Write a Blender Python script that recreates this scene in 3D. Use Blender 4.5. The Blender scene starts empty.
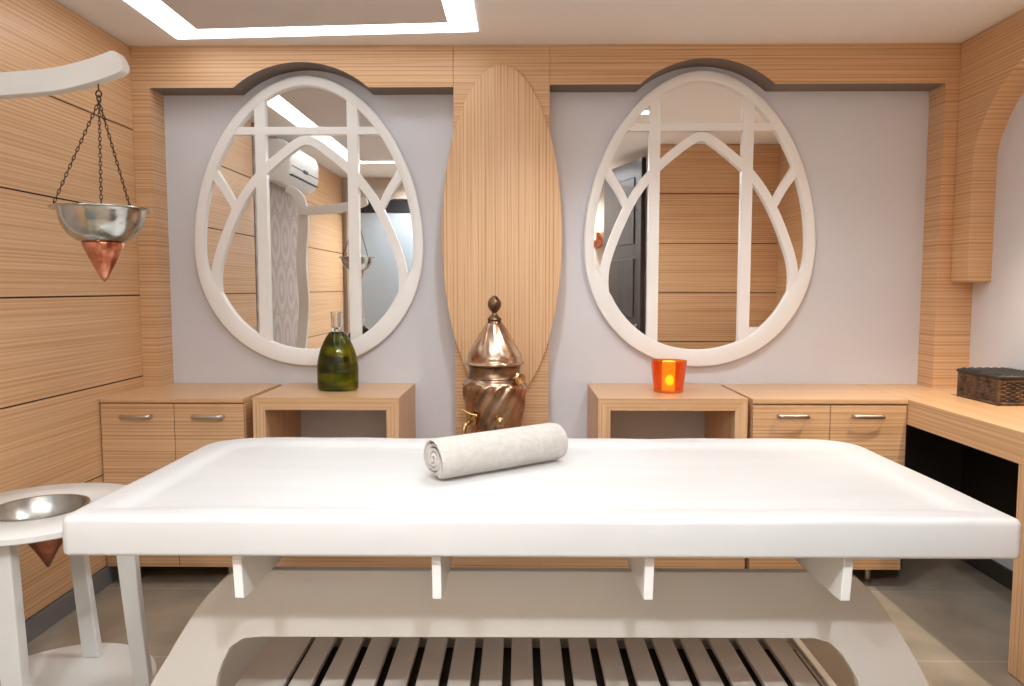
import bpy, bmesh, math, random
from math import pi, sin, cos, sqrt
from mathutils import Vector, Matrix
random.seed(3)
S = bpy.context.scene
COL = S.collection

# ------------------------------------------------------------------ materials
def lin(c):
    c = c / 255.0
    return c / 12.92 if c <= 0.04045 else ((c + 0.055) / 1.055) ** 2.4
def rgb(r, g, b): return (lin(r), lin(g), lin(b), 1)

def mat(name, col, rough=0.5, metal=0.0, spec=0.5, **kw):
    m = bpy.data.materials.new(name); m.use_nodes = True
    b = m.node_tree.nodes['Principled BSDF']
    b.inputs['Base Color'].default_value = col
    b.inputs['Roughness'].default_value = rough
    b.inputs['Metallic'].default_value = metal
    b.inputs['Specular IOR Level'].default_value = spec
    for k, v in kw.items(): b.inputs[k.replace('_', ' ')].default_value = v
    return m
def nd(m, t, **kw):
    n = m.node_tree.nodes.new(t)
    for k, v in kw.items():
        if k.startswith('i_'): n.inputs[k[2:].replace('_', ' ')].default_value = v
        else: setattr(n, k, v)
    return n
def lk(m, a, b): m.node_tree.links.new(a, b)
def bsdf(m): return m.node_tree.nodes['Principled BSDF']

def noisy(m, c1, c2, scale=4, detail=4, bump=0.0, bscale=40, stretch=(1, 1, 1), lo=.35, hi=.65, bdist=.002):
    tc = nd(m, 'ShaderNodeTexCoord'); mp = nd(m, 'ShaderNodeMapping'); mp.inputs['Scale'].default_value = stretch
    lk(m, tc.outputs['Object'], mp.inputs['Vector'])
    n = nd(m, 'ShaderNodeTexNoise', i_Scale=scale, i_Detail=detail); lk(m, mp.outputs[0], n.inputs['Vector'])
    r = nd(m, 'ShaderNodeValToRGB'); r.color_ramp.elements[0].position = lo; r.color_ramp.elements[1].position = hi
    r.color_ramp.elements[0].color = c1; r.color_ramp.elements[1].color = c2
    lk(m, n.outputs['Fac'], r.inputs[0]); lk(m, r.outputs[0], bsdf(m).inputs['Base Color'])
    if bump:
        n2 = nd(m, 'ShaderNodeTexNoise', i_Scale=bscale, i_Detail=3); lk(m, mp.outputs[0], n2.inputs['Vector'])
        bp = nd(m, 'ShaderNodeBump', i_Strength=bump, i_Distance=bdist); lk(m, n2.outputs['Fac'], bp.inputs['Height'])
        lk(m, bp.outputs[0], bsdf(m).inputs['Normal'])
    return m

def wood(name, stretch, base, dark, light, rough=.42, period=.0165):
    """straight grained veneer: fine lines plus broad figure, both stretched along the grain"""
    m = mat(name, base, rough, spec=.4)
    tc = nd(m, 'ShaderNodeTexCoord'); mp = nd(m, 'ShaderNodeMapping'); mp.inputs['Scale'].default_value = stretch
    lk(m, tc.outputs['Object'], mp.inputs['Vector'])
    n1 = nd(m, 'ShaderNodeTexNoise', i_Scale=1.0, i_Detail=2.5, i_Roughness=.6, i_Distortion=.15)
    n2 = nd(m, 'ShaderNodeTexNoise', i_Scale=.22, i_Detail=3)
    lk(m, mp.outputs[0], n1.inputs['Vector']); lk(m, mp.outputs[0], n2.inputs['Vector'])
    r1 = nd(m, 'ShaderNodeValToRGB')
    e = r1.color_ramp.elements; e[0].position = .32; e[0].color = dark; e[1].position = .50; e[1].color = base
    x = r1.color_ramp.elements.new(.68); x.color = light
    # evenly spaced veneer lines, gently wandering
    axis = tuple(1.0 if q > 20 else 0.0 for q in stretch)
    dp = nd(m, 'ShaderNodeVectorMath', operation='DOT_PRODUCT'); dp.inputs[1].default_value = axis
    lk(m, tc.outputs['Object'], dp.inputs[0])
    a1 = nd(m, 'ShaderNodeMath', operation='MULTIPLY'); a1.inputs[1].default_value = 2 * pi / period; lk(m, dp.outputs['Value'], a1.inputs[0])
    n3 = nd(m, 'ShaderNodeTexNoise', i_Scale=.07, i_Detail=2); lk(m, mp.outputs[0], n3.inputs['Vector'])
    a2 = nd(m, 'ShaderNodeMath', operation='MULTIPLY_ADD'); a2.inputs[1].default_value = 14; lk(m, n3.outputs['Fac'], a2.inputs[0]); lk(m, a1.outputs[0], a2.inputs[2])
    a3 = nd(m, 'ShaderNodeMath', operation='SINE'); lk(m, a2.outputs[0], a3.inputs[0])
    a4 = nd(m, 'ShaderNodeMath', operation='MULTIPLY_ADD'); a4.inputs[1].default_value = .085; lk(m, a3.outputs[0], a4.inputs[0]); lk(m, n1.outputs['Fac'], a4.inputs[2])
    lk(m, a4.outputs[0], r1.inputs[0])
    r2 = nd(m, 'ShaderNodeValToRGB'); r2.color_ramp.elements[0].position = .35; r2.color_ramp.elements[1].position = .65
    r2.color_ramp.elements[0].color = (.96, .955, .95, 1); r2.color_ramp.elements[1].color = (1, 1, 1, 1)
    lk(m, n2.outputs['Fac'], r2.inputs[0])
    mx = nd(m, 'ShaderNodeMixRGB', blend_type='MULTIPLY'); mx.inputs[0].default_value = 1
    lk(m, r1.outputs[0], mx.inputs[1]); lk(m, r2.outputs[0], mx.inputs[2])
    lk(m, mx.outputs[0], bsdf(m).inputs['Base Color'])
    bp = nd(m, 'ShaderNodeBump', i_Strength=.12, i_Distance=.001); lk(m, n1.outputs['Fac'], bp.inputs['Height'])
    lk(m, bp.outputs[0], bsdf(m).inputs['Normal'])
    return m

WB, WD, WL = rgb(215, 173, 131), rgb(192, 144, 101), rgb(226, 188, 149)
W_H = wood('wood_horizontal', (.9, .9, 190), WB, WD, WL)      # grain along x (and y)
W_TOP = wood('wood_top', (.9, 130, 130), WB, rgb(210, 164, 120), WL, .3)
W_Y = wood('wood_along_y', (160, .9, 160), WB, rgb(204, 157, 112), WL, .36)
W_V = wood('wood_vertical', (190, 190, .9), rgb(222, 182, 141), WD, WL)
WHITE = noisy(mat('white_lacquer', rgb(236, 233, 230), .28, spec=.5), rgb(241, 240, 238), rgb(245, 244, 243), 3)
WHITE_TOP = noisy(mat('white_painted_wood', rgb(238, 237, 236), .33, spec=.5), rgb(200, 199, 198), rgb(207, 206, 205), 2.5, bump=.10, bscale=9, stretch=(.6, 3, 1.5))
STANDW = noisy(mat('stand_white_paint', rgb(224, 222, 218), .32), rgb(221, 219, 215), rgb(228, 226, 222), 3)
CREAM = noisy(mat('offwhite_painted_board', rgb(226, 219, 210), .3), rgb(211, 205, 198), rgb(218, 212, 205), 2)
SLAT = noisy(mat('taupe_slat', rgb(192, 178, 166), .4), rgb(200, 190, 180), rgb(212, 203, 194), 3)  # a little browner than the side panels
GREYWALL = noisy(mat('grey_wall_paint', rgb(205, 203, 206), .6, spec=.3), rgb(212, 212, 218), rgb(218, 218, 224), 1.2, bump=.05, bscale=120)
CEIL = noisy(mat('ceiling_paint', rgb(226, 221, 217), .8, spec=.2), rgb(240, 238, 237), rgb(244, 242, 241), 1)
CEIL_IN = noisy(mat('ceiling_inset_paint', rgb(205, 196, 193), .8, spec=.2), rgb(219, 213, 211), rgb(223, 217, 215), 1)
DARKGAP = mat('dark_joint', rgb(70, 45, 30), .8)
SOFFIT = noisy(mat('soffit_shade_tone', rgb(128, 116, 110), .7, spec=.2), rgb(124, 112, 106), rgb(132, 120, 114), 2)  # darker than the wall: shade of the lintel recess put into the colour
SKIRT = mat('grey_skirting', rgb(120, 118, 120), .45)
DARKBOARD = noisy(mat('dark_brown_board', rgb(48, 41, 36), .45), rgb(42, 36, 32), rgb(55, 47, 41), 6)  # on the sheet under the slats this dark stands for shade
MIRROR = mat('mirror_silver', (.93, .94, .94, 1), .0, 1.0)
MIRROR_EDGE = mat('mirror_backing', rgb(150, 140, 135), .5)
STEEL = noisy(mat('brushed_steel', rgb(175, 170, 165), .32, 1.0), rgb(150, 145, 140), rgb(190, 186, 180), 20)
NICKEL = mat('nickel_handle', rgb(196, 190, 184), .34, 1.0)
BLACK = mat('black_plastic', rgb(28, 28, 30), .4)

def metal_patina(name, c1, c2, rough, bscale, bump, scale=9, dist=.004):
    m = mat(name, c1, rough, 1.0)
    return noisy(m, c1, c2, scale, 5, bump, bscale, lo=.38, hi=.62, bdist=dist)
TIN = metal_patina('tinned_metal', rgb(138, 136, 130), rgb(206, 206, 200), .2, 16, .5, 12)
TIN_IN = metal_patina('tinned_metal_inside', rgb(165, 165, 160), rgb(205, 205, 200), .3, 16, .35, 10)
COPPER = metal_patina('hammered_copper', rgb(172, 98, 70), rgb(226, 158, 126), .28, 60, .7, 22, .003)
COPPER_D = metal_patina('dark_copper', rgb(120, 70, 48), rgb(168, 104, 76), .3, 40, .4, 14, .003)
SAMO = metal_patina('aged_copper_brass', rgb(162, 126, 102), rgb(220, 192, 166), .26, 30, .22, 11, .003)
SAMO_D = metal_patina('aged_bronze', rgb(104, 82, 64), rgb(150, 122, 98), .32, 30, .2, 14, .003)
BRASS = metal_patina('polished_brass', rgb(196, 160, 108), rgb(226, 196, 146), .22, 30, .15)
CHAIN = mat('dark_iron_chain', rgb(92, 76, 66), .4, 1.0)

# floor tiles
def make_floor():
    m = mat('stone_floor_tiles', rgb(150, 140, 128), .3, spec=.5)
    tc = nd(m, 'ShaderNodeTexCoord'); mp = nd(m, 'ShaderNodeMapping')
    mp.inputs['Location'].default_value = (-.2, -.13, 0)
    lk(m, tc.outputs['Object'], mp.inputs['Vector'])
    br = nd(m, 'ShaderNodeTexBrick', offset=0.0, squash=1.0)
    br.inputs['Scale'].default_value = 1; br.inputs['Mortar Size'].default_value = .0035; br.inputs['Mortar Smooth'].default_value = .1
    br.inputs['Brick Width'].default_value = 1.2; br.inputs['Row Height'].default_value = .6
    br.inputs['Color1'].default_value = rgb(172, 162, 147); br.inputs['Color2'].default_value = rgb(163, 154, 139)
    br.inputs['Mortar'].default_value = rgb(192, 186, 178)
    lk(m, mp.outputs[0], br.inputs['Vector'])
    n = nd(m, 'ShaderNodeTexNoise', i_Scale=5, i_Detail=6); lk(m, tc.outputs['Object'], n.inputs['Vector'])
    r = nd(m, 'ShaderNodeValToRGB'); r.color_ramp.elements[0].color = (.72, .70, .68, 1); r.color_ramp.elements[1].color = (1.08, 1.06, 1.03, 1)
    r.color_ramp.elements[0].position = .3; r.color_ramp.elements[1].position = .7
    lk(m, n.outputs['Fac'], r.inputs[0])
    mx = nd(m, 'ShaderNodeMixRGB', blend_type='MULTIPLY'); mx.inputs[0].default_value = 1
    lk(m, br.outputs['Color'], mx.inputs[1]); lk(m, r.outputs[0], mx.inputs[2]); lk(m, mx.outputs[0], bsdf(m).inputs['Base Color'])
    return m
FLOOR = make_floor()

def make_wallpaper():
    m = mat('oval_pattern_wallpaper', rgb(170, 155, 145), .6)
    tc = nd(m, 'ShaderNodeTexCoord'); sp = nd(m, 'ShaderNodeSeparateXYZ'); lk(m, tc.outputs['Object'], sp.inputs[0])
    def M(op, a, b=None):
        n = nd(m, 'ShaderNodeMath', operation=op)
        for i, v in enumerate((a, b)):
            if v is None: continue
            if isinstance(v, (int, float)): n.inputs[i].default_value = v
            else: lk(m, v, n.inputs[i])
        return n.outputs[0]
    v = M('MULTIPLY', sp.outputs['Z'], 2.6)
    row = M('MULTIPLY', M('FLOOR', v), .5)
    u = M('ADD', M('MULTIPLY', sp.outputs['Y'], 4.2), row)
    fu = M('SUBTRACT', M('FRACT', u), .5); fv = M('SUBTRACT', M('FRACT', v), .5)
    d = M('SQRT', M('ADD', M('MULTIPLY', fu, fu), M('MULTIPLY', fv, fv)))
    w = M('SINE', M('MULTIPLY', d, 20))
    r = nd(m, 'ShaderNodeValToRGB'); r.color_ramp.elements[0].position = .3; r.color_ramp.elements[1].position = .7
    r.color_ramp.elements[0].color = rgb(166, 151, 143); r.color_ramp.elements[1].color = rgb(182, 168, 159)
    lk(m, M('ADD', M('MULTIPLY', w, .5), .5), r.inputs[0]); lk(m, r.outputs[0], bsdf(m).inputs['Base Color'])
    return m
WALLPAPER = make_wallpaper()

def emis(name, col, s):
    m = mat(name, (0, 0, 0, 1), 1); b = bsdf(m)
    b.inputs['Emission Color'].default_value = col; b.inputs['Emission Strength'].default_value = s; return m
LED = emis('light_diffuser', (.93, .975, 1, 1), 2.4)
LENS = emis('downlight_lens', (1, .93, .84, 1), 30)

# ------------------------------------------------------------------ mesh helpers
class MB:
    def __init__(s): s.bm = bmesh.new(); s.mats = []
    def mi(s, m):
        if m not in s.mats: s.mats.append(m)
        return s.mats.index(m)
    def box(s, x0, x1, y0, y1, z0, z1, m=None, bev=0, seg=2, M=None):
        t = bmesh.new(); bmesh.ops.create_cube(t, size=1)
        for v in t.verts:
            v.co = Vector(((x0 + x1) / 2 + v.co.x * (x1 - x0), (y0 + y1) / 2 + v.co.y * (y1 - y0), (z0 + z1) / 2 + v.co.z * (z1 - z0)))
        if bev: bmesh.ops.bevel(t, geom=t.edges[:], offset=bev, segments=seg, affect='EDGES', profile=.5)
        s.merge(t, m, M); return s
    def merge(s, t, m=None, M=None):
        k = s.mi(m) if m else 0; mp = {}
        for v in t.verts: mp[v] = s.bm.verts.new(M @ v.co if M else v.co)
        for f in t.faces:
            try: g = s.bm.faces.new([mp[v] for v in f.verts]); g.material_index = k
            except ValueError: pass
        t.free()
    def grid(s, rows, m=None, cu=False, cv=False):
        """rows of points -> quads"""
        k = s.mi(m) if m else 0
        V = [[s.bm.verts.new(p) for p in r] for r in rows]
        n = len(V); c = len(V[0])
        for i in range(n if cv else n - 1):
            for j in range(c if cu else c - 1):
                a, b = V[i], V[(i + 1) % n]
                try: f = s.bm.faces.new([a[j], a[(j + 1) % c], b[(j + 1) % c], b[j]]); f.material_index = k
                except ValueError: pass
        return V
    def cap(s, ring, m=None):
        k = s.mi(m) if m else 0
        try: f = s.bm.faces.new(ring); f.material_index = k
        except ValueError: pass
    def lathe(s, prof, c=(0, 0, 0), n=48, m=None, fn=None, closed=False):
        rows = []
        for (r, z) in prof:
            row = []
            for j in range(n):
                a = 2 * pi * j / n; rr = r * (fn(a, z) if fn else 1)
                row.append((c[0] + rr * cos(a), c[1] + rr * sin(a), c[2] + z))
            rows.append(row)
        V = s.grid(rows, m, cu=True, cv=closed)
        if not closed:
            if prof[0][0] > 1e-5: s.cap(list(reversed(V[0])), m)
            if prof[-1][0] > 1e-5: s.cap(V[-1], m)
        return s
    def tube(s, pts, rad, m=None, n=12, closed=False, flat=None):
        """swept round (or flattened) section; rad number or list"""
        P = [Vector(p) for p in pts]; N = len(P)
        rows = []; up = Vector((0, 0, 1))
        t0 = (P[1] - P[0]).normalized()
        if abs(t0.z) > .9: up = Vector((0, 1, 0))
        nrm = (up - t0 * up.dot(t0)).normalized()
        for i in range(N):
            if closed: t = (P[(i + 1) % N] - P[i - 1]).normalized()
            else: t = (P[min(i + 1, N - 1)] - P[max(i - 1, 0)]).normalized()
            nrm = (nrm - t * nrm.dot(t)).normalized(); b = t.cross(nrm)
            r = rad[i] if isinstance(rad, (list, tuple)) else rad
            ra, rb = (r, r) if flat is None else (r, r * flat)
            rows.append([P[i] + nrm * (ra * cos(2 * pi * j / n)) + b * (rb * sin(2 * pi * j / n)) for j in range(n)])
        V = s.grid(rows, m, cu=True, cv=closed)
        if not closed: s.cap(list(reversed(V[0])), m); s.cap(V[-1], m)
        return s
    def bar(s, pts, w, y0, y1, m=None, closed=False):
        """ribbon in the x-z plane of width w (number or list), extruded y0..y1"""
        N = len(pts); rows = []
        for i in range(N):
            if closed: a, b = pts[i - 1], pts[(i + 1) % N]
            else: a, b = pts[max(i - 1, 0)], pts[min(i + 1, N - 1)]
            tx, tz = b[0] - a[0], b[1] - a[1]; l = math.hypot(tx, tz); nx, nz = -tz / l, tx / l
            h = (w[i] if isinstance(w, (list, tuple)) else w) / 2
            x, z = pts[i]
            rows.append([(x + nx * h, y0, z + nz * h), (x - nx * h, y0, z - nz * h), (x - nx * h, y1, z - nz * h), (x + nx * h, y1, z + nz * h)])
        V = s.grid(rows, m, cu=True, cv=closed)
        if not closed: s.cap(V[0], m); s.cap(V[-1], m)
        return s
    def build(s, name, m=None, parent=None, smooth=None, bevel=0, bseg=2, **kw):
        bmesh.ops.recalc_face_normals(s.bm, faces=s.bm.faces[:])
        me = bpy.data.meshes.new(name); s.bm.to_mesh(me); s.bm.free()
        for k in (s.mats if s.mats else [m]): me.materials.append(k)
        o = bpy.data.objects.new(name, me); COL.objects.link(o)
        if parent is not None:
            o.parent = parent; o.matrix_parent_inverse = Matrix.Translation(parent.location).inverted()
        if bevel:
            b = o.modifiers.new('bevel', 'BEVEL'); b.width = bevel; b.segments = bseg; b.limit_method = 'ANGLE'; b.angle_limit = math.radians(35)
        if smooth is not None:
            for p in me.polygons: p.use_smooth = True
            me.set_sharp_from_angle(angle=math.radians(smooth))
        for k, v in kw.items(): o[k] = v
        return o
def tag(o, label, cat, group=None):
    o['label'] = label; o['category'] = cat
    if group: o['group'] = group
    return o
def thing(name, loc, label, cat, group=None):
    o = bpy.data.objects.new(name, None); COL.objects.link(o); o.location = loc; o.empty_display_size = .1
    return tag(o, label, cat, group)
def struct(o): o['kind'] = 'structure'; return o
def spline(pts, n=10, closed=False):
    """Catmull-Rom through points of any dimension"""
    P = [Vector(p) if len(p) == 3 else Vector((p[0], p[1], 0)) for p in pts]; d = len(pts[0]); N = len(P); out = []
    for i in range(N if closed else N - 1):
        if closed: a, b, c, e = P[i - 1], P[i], P[(i + 1) % N], P[(i + 2) % N]
        else: a, b, c, e = P[max(i - 1, 0)], P[i], P[i + 1], P[min(i + 2, N - 1)]
        for k in range(n):
            t = k / n
            q = .5 * ((2 * b) + (c - a) * t + (2 * a - 5 * b + 4 * c - e) * t * t + (3 * b - a - 3 * c + e) * t ** 3)
            out.append(tuple(q)[:d])
    if not closed: out.append(tuple(P[-1])[:d])
    return out
def interp(pts, x):
    if x <= pts[0][0]: return pts[0][1]
    for (a, b), (c, d) in zip(pts, pts[1:]):
        if x <= c: return b + (d - b) * (x - a) / (c - a)
    return pts[-1][1]

# ------------------------------------------------------------------ room dimensions
XL, XR, XG = -1.88, 2.094, 2.205      # left wall, right arch face, right grey wall
YF, YG = 3.5435, 3.68                 # wood frame face, grey wall
HC = 2.509
YB = -.35                             # wall behind the camera
HD = .858                             # furniture top

# floor, ceiling
struct(MB().box(-2.1, 2.6, -.55, 3.9, -.1, 0).build('floor', FLOOR))
struct(MB().box(-2.1, 2.6, -.55, 3.9, HC, HC + .1).build('ceiling', CEIL))
# back wall with the mirrors
struct(MB().box(XL - .1, XG + .1, YG, YG + .12, 0, HC).build('wall_back', GREYWALL))
# left wall: horizontal veneered boards with dark shadow joints
b = MB()
b.box(XL - .12, XL - .008, YB, YG, 0, HC, DARKGAP)
edges = [.085, .5075, .9105, 1.312, 1.712, 2.1135, HC]
g = .0035
for z0, z1 in zip(edges, edges[1:]):
    b.box(XL - .01, XL, 2.22, YG, z0 + g, z1 - g, W_Y)
    b.box(XL - .01, XL, YB, 1.16, z0 + g, z1 - g, W_Y)
struct(b.build('wall_left'))
struct(MB().box(XL - .01, XL + .002, 1.18, 2.2, .085, HC - .002).build('trim_1', WALLPAPER))
struct(MB().box(XL - .008, XL + .012, YB + .01, YF - .01, 0, .082).build('baseboard_left', SKIRT, bevel=.002))
# right grey wall
struct(MB().box(XG, XG + .12, 1.30, YG, 0, HC).build('wall_right', GREYWALL))
b = MB(); b.box(XG - .012, XG + .002, 1.41, YG - .002, 0, .085)
struct(b.build('baseboard_right', mat('dark_skirting', rgb(60, 52, 46), .4), bevel=.002))
# wood clad wall to the right of the camera (seen in the right mirror)
b = MB()
for z0, z1 in zip(edges, edges[1:]):
    b.box(1.09, XG, 1.36, 1.40, max(z0, 0) + g, z1 - g, W_H)
b.box(1.10, XG, 1.25, 1.37, 0, HC, DARKGAP)
struct(b.build('wall_front'))
struct(MB().box(1.09, 1.2, YB, 1.36, 0, HC).build('wall_side', noisy(mat('brown_plaster', rgb(168, 140, 124), .7), rgb(160, 132, 116), rgb(176, 148, 132), 3)))
struct(MB().box(XL - .1, 1.2, YB - .1, YB, 0, HC).build('wall_rear', noisy(mat('beige_rear_wall', rgb(200, 186, 172), .7), rgb(196, 182, 168), rgb(206, 192, 178), 2)))
# grey blue glazed door on the rear wall (reflected in the left mirror)
dg = struct(MB().box(-1.78, -.66, YB, YB + .03, 0, 2.3).build('door_1', mat('grey_blue_satin_glass', rgb(160, 170, 178), .22, spec=.6)))
b = MB()
for x0, x1, z0, z1 in ((-1.83, -1.76, 0, 2.38), (-.68, -.61, 0, 2.38), (-1.76, -.68, 2.28, 2.38)): b.box(x0, x1, YB, YB + .06, z0, z1)
b.build('door_frame', mat('beige_door_frame', rgb(196, 184, 172), .5), dg, bevel=.004)
b = MB(); b.box(-1.74, -.7, YB + .03, YB + .036, 2.14, 2.27); b.build('transom', BLACK, dg)
# dark entrance door standing open (reflected in the right mirror)
DOORM = noisy(mat('dark_stained_door', rgb(52, 44, 44), .32, spec=.3), rgb(44, 38, 38), rgb(62, 52, 52), 2, stretch=(6, 6, .6))
p0, p1 = Vector((.80, .55)), Vector((1.02, 1.30)); dv = p1 - p0; L = dv.length; ang = math.atan2(dv.y, dv.x)
MD = Matrix.Translation((p0.x, p0.y, 0)) @ Matrix.Rotation(ang, 4, 'Z')
b = MB(); b.box(0, L, -.02, .02, .01, 2.42, DOORM, .003, 1, MD)
for z0, z1 in ((.2, .95), (1.1, 1.6), (1.72, 2.28)):
    b.box(.12, L - .12, .015, .028, z0, z1, DOORM, .008, 2, MD)
dr = struct(b.build('door_2'))
b = MB()
b.tube([MD @ Vector(q) for q in ((L - .07, .02, 1.02), (L - .07, .065, 1.02), (L - .09, .07, 1.02), (L - .19, .07, 1.02))], .009, n=10)
b.tube([MD @ Vector(q) for q in ((L - .07, .02, 1.02), (L - .07, .03, 1.02))], .026, n=20)
b.build('door_handle', STEEL, dr, smooth=40)

# ---- wood frame of the back wall: posts, centre pilaster and lintels with arched cut-outs
def lintel(name, x0, x1, c, k0, k1, zb, ztop):
    """board from zb to the ceiling with a round cut-out between k0 and k1 rising to ztop"""
    xs = [x0]; n = 40; pts = [(x0, zb), (k0, zb)]
    for i in range(1, n):
        t = i / n; x = k0 + (k1 - k0) * t
        s_ = abs(2 * t - 1)
        hgt = (sqrt(100.8 ** 2 - (67 * s_) ** 2) - 75.3) / 25.5
        pts.append((x, zb + (ztop - zb) * hgt))
    pts += [(k1, zb), (x1, zb)]
    b = MB(); rows = []
    for x, z in pts: rows.append([(x, YF, z), (x, YF, HC - .001), (x, YG + .005, HC - .001), (x, YG + .005, z)])
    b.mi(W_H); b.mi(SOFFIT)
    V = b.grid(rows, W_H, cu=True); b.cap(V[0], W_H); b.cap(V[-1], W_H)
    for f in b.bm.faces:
        if all(v.co.z < HC - .01 for v in f.verts): f.material_index = 1      # underside coloured darker than the wall, as recess shade
    return struct(b.build(name, smooth=30))
ZL = 2.312
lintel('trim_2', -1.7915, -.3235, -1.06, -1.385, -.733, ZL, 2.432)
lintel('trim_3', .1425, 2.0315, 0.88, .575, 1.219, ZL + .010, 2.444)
struct(MB().box(XL + .001, -1.7915, YF, YG + .005, 0, HC - .001).build('trim_4', W_H))
struct(MB().box(2.0315, XG + .01, YF, YG + .005, 0, HC - .001).build('trim_5', W_H))
struct(MB().box(-.3215, .141, YF, YG + .005, 0, HC - .001).build('trim_6', W_H, bevel=.001, bseg=1))
# raised oval on the pilaster
b = MB(); n = 96; rows = []
cx, cz, ra, rb = -.0885, 1.595, .291, .814
def ov(a, k):
    s_, c_ = sin(a), cos(a)
    return (cx + (ra - k) * math.copysign(abs(s_) ** 1.04, s_), cz + (rb - k) * math.copysign(abs(c_) ** .98, c_))
for y, k in ((YG, 0), (YF - .024, 0), (YF - .0275, .0015), (YF - .028, .005)):
    rows.append([(ov(2 * pi * i / n, k)[0], y, ov(2 * pi * i / n, k)[1]) for i in range(n)])
V = b.grid(rows, None, cu=True); b.cap(V[-1]); b.cap(list(reversed(V[0])))
struct(b.build('trim_7', W_V, smooth=30))

# ---- arched wooden panel on the right wall
arch = [(3.49, 1.378), (3.408, 1.378), (3.408, 1.80), (3.408, 1.955), (3.385, 2.035), (3.335, 2.115), (3.27, 2.19), (3.18, 2.258), (3.08, 2.315), (2.95, 2.36), (2.8, 2.385), (2.65, 2.38), (2.5, 2.36), (2.35, 2.315), (2.22, 2.258), (2.13, 2.19), (2.065, 2.115), (2.015, 2.035), (1.99, 1.955), (1.99, 1.378)]
cur = [(3.408, 1.378), (3.408, 1.955)] + spline([(3.408, 1.955), (3.385, 2.035), (3.335, 2.115), (3.27, 2.19), (3.18, 2.258), (3.08, 2.315), (2.95, 2.36), (2.8, 2.378), (2.6, 2.36), (2.47, 2.315), (2.37, 2.258), (2.28, 2.19), (2.215, 2.115), (2.165, 2.035), (2.142, 1.955)], 4)[1:] + [(2.142, 1.378)]
b = MB(); rows = []
def outer(i, n):   # matching outer boundary: up the wall corner, along the ceiling, down
    y, z = cur[i]
    if i == 0: return (YF - .001, 1.378)
    if i == len(cur) - 1: return (2.05, 1.378)
    if i == 1: return (YF - .001, 1.955)
    if i == len(cur) - 2: return (2.05, 1.955)
    t = (i - 1) / (len(cur) - 3)
    if t < .2: return (YF - .001, 1.955 + (HC - .001 - 1.955) * t / .2)
    if t > .8: return (2.05, HC - .001 - (HC - .001 - 1.955) * (t - .8) / .2)
    return (YF - .001 + (2.05 - YF) * (t - .2) / .6, HC - .001)
for i, (y, z) in enumerate(cur):
    oy, oz = outer(i, len(cur))
    rows.append([(XR, oy, oz), (XR, y, z), (XG + .01, y, z), (XG + .01, oy, oz)])
V = b.grid(rows, W_H, cu=True); b.cap(V[0], W_H); b.cap(V[-1], W_H)
# the near part of the wall panel up to the front
b.box(XR, XG + .01, 1.402, 2.0495, .9, HC - .001, W_Y)
ap = struct(b.build('trim_8', bevel=.004, bseg=2))

# ------------------------------------------------------------------ ceiling light
t = thing('ceiling_light', (-.9, 1.96, HC), 'rectangular strip of bright white ceiling lighting around a grey inset panel', 'ceiling light')
b = MB(); x0, x1, y0, y1, w = -1.60, -.192, .55, 3.425, .135
for a in ((x0, x1, y1 - .125, y1), (x0, x1, y0, y0 + .125), (x0, x0 + .15, y0 + .125, y1 - .125), (x1 - .125, x1, y0 + .125, y1 - .125)):
    b.box(a[0], a[1], a[2], a[3], HC - .004, HC + .002)
b2 = MB(); b2.box(x0 + .15, x1 - .125, y0 + .125, y1 - .125, HC - .006, HC + .002)
for q in (b, b2):
    for v in q.bm.verts:
        if v.co.y > 2: v.co.y += .015 - .085 * (v.co.x - x0) / (x1 - x0)   # the far run is not quite square to the room
b.build('diffuser', LED, t)
b2.build('inset_panel', CEIL_IN, t)

# downlights
def downlight(x, y, label, power, size=.05, cone=150):
    t = thing('downlight', (x, y, HC), label, 'downlight', None)
    b = MB(); b.lathe([(.048, -.001), (.062, -.001), (.062, -.004), (.05, -.007), (.047, -.004)], (x, y, HC), 32, closed=True); b.build('trim_ring', WHITE, t, smooth=40)
    b = MB(); b.lathe([(.0, -.0035), (.0475, -.0035), (.0475, -.001), (0, -.001)], (x, y, HC), 32); b.build('lens', LENS, t)
    l = bpy.data.lights.new('downlight_lamp', 'SPOT'); l.energy = power; l.spot_size = math.radians(cone); l.spot_blend = .6; l.shadow_soft_size = size
    l.color = (.93, .975, 1.0) if x < 1.5 else (1, .86, .66)
    o = bpy.data.objects.new('downlight_lamp', l); COL.objects.link(o); o.parent = t; o.location = (0, 0, -.02)
    return t
downlight(.82, 2.47, 'small round recessed ceiling downlight over the right end of the white table', 21, .05, 142)
downlight(-.02, 2.47, 'added unseen fill downlight over the middle of the white table', 21, .05, 142)  # added lamp, lifts the lower back wall
downlight(.72, 1.0, 'small round recessed ceiling downlight next to the open dark door', 9, .05, 115)
downlight(-.30, .75, 'added unseen fill downlight between the photographer and the white table', 18, .08, 110)  # added lamp to brighten the floor before the table
downlight(.40, .02, 'small round recessed ceiling downlight straight above the photographer', 62, .05, 156)
downlight(-.9, .0, 'added unseen fill downlight in front of the grey blue glazed door', 60, .08, 156)  # added lamp, fills the room from the rear
downlight(1.92, 2.55, 'small round recessed ceiling downlight nearest the wooden desk', 62, .015, 80)

t = thing('added_fill_panel', (-.26, .18, HC), 'added unseen fill light panel above the photographer', 'ceiling light')  # unseen panel, added for soft frontal fill
MB().box(-.80, .28, -.10, .45, HC - .006, HC + .002).build('diffuser', emis('fill_panel_glow', (.93, .975, 1, 1), 7.5), t)
b = MB()
for x0, x1, y0, y1 in ((-.82, .30, -.12, -.10), (-.82, .30, .45, .47), (-.82, -.80, -.10, .45), (.28, .30, -.10, .45)): b.box(x0, x1, y0, y1, HC - .010, HC + .002)
b.build('frame', WHITE, t)

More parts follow.
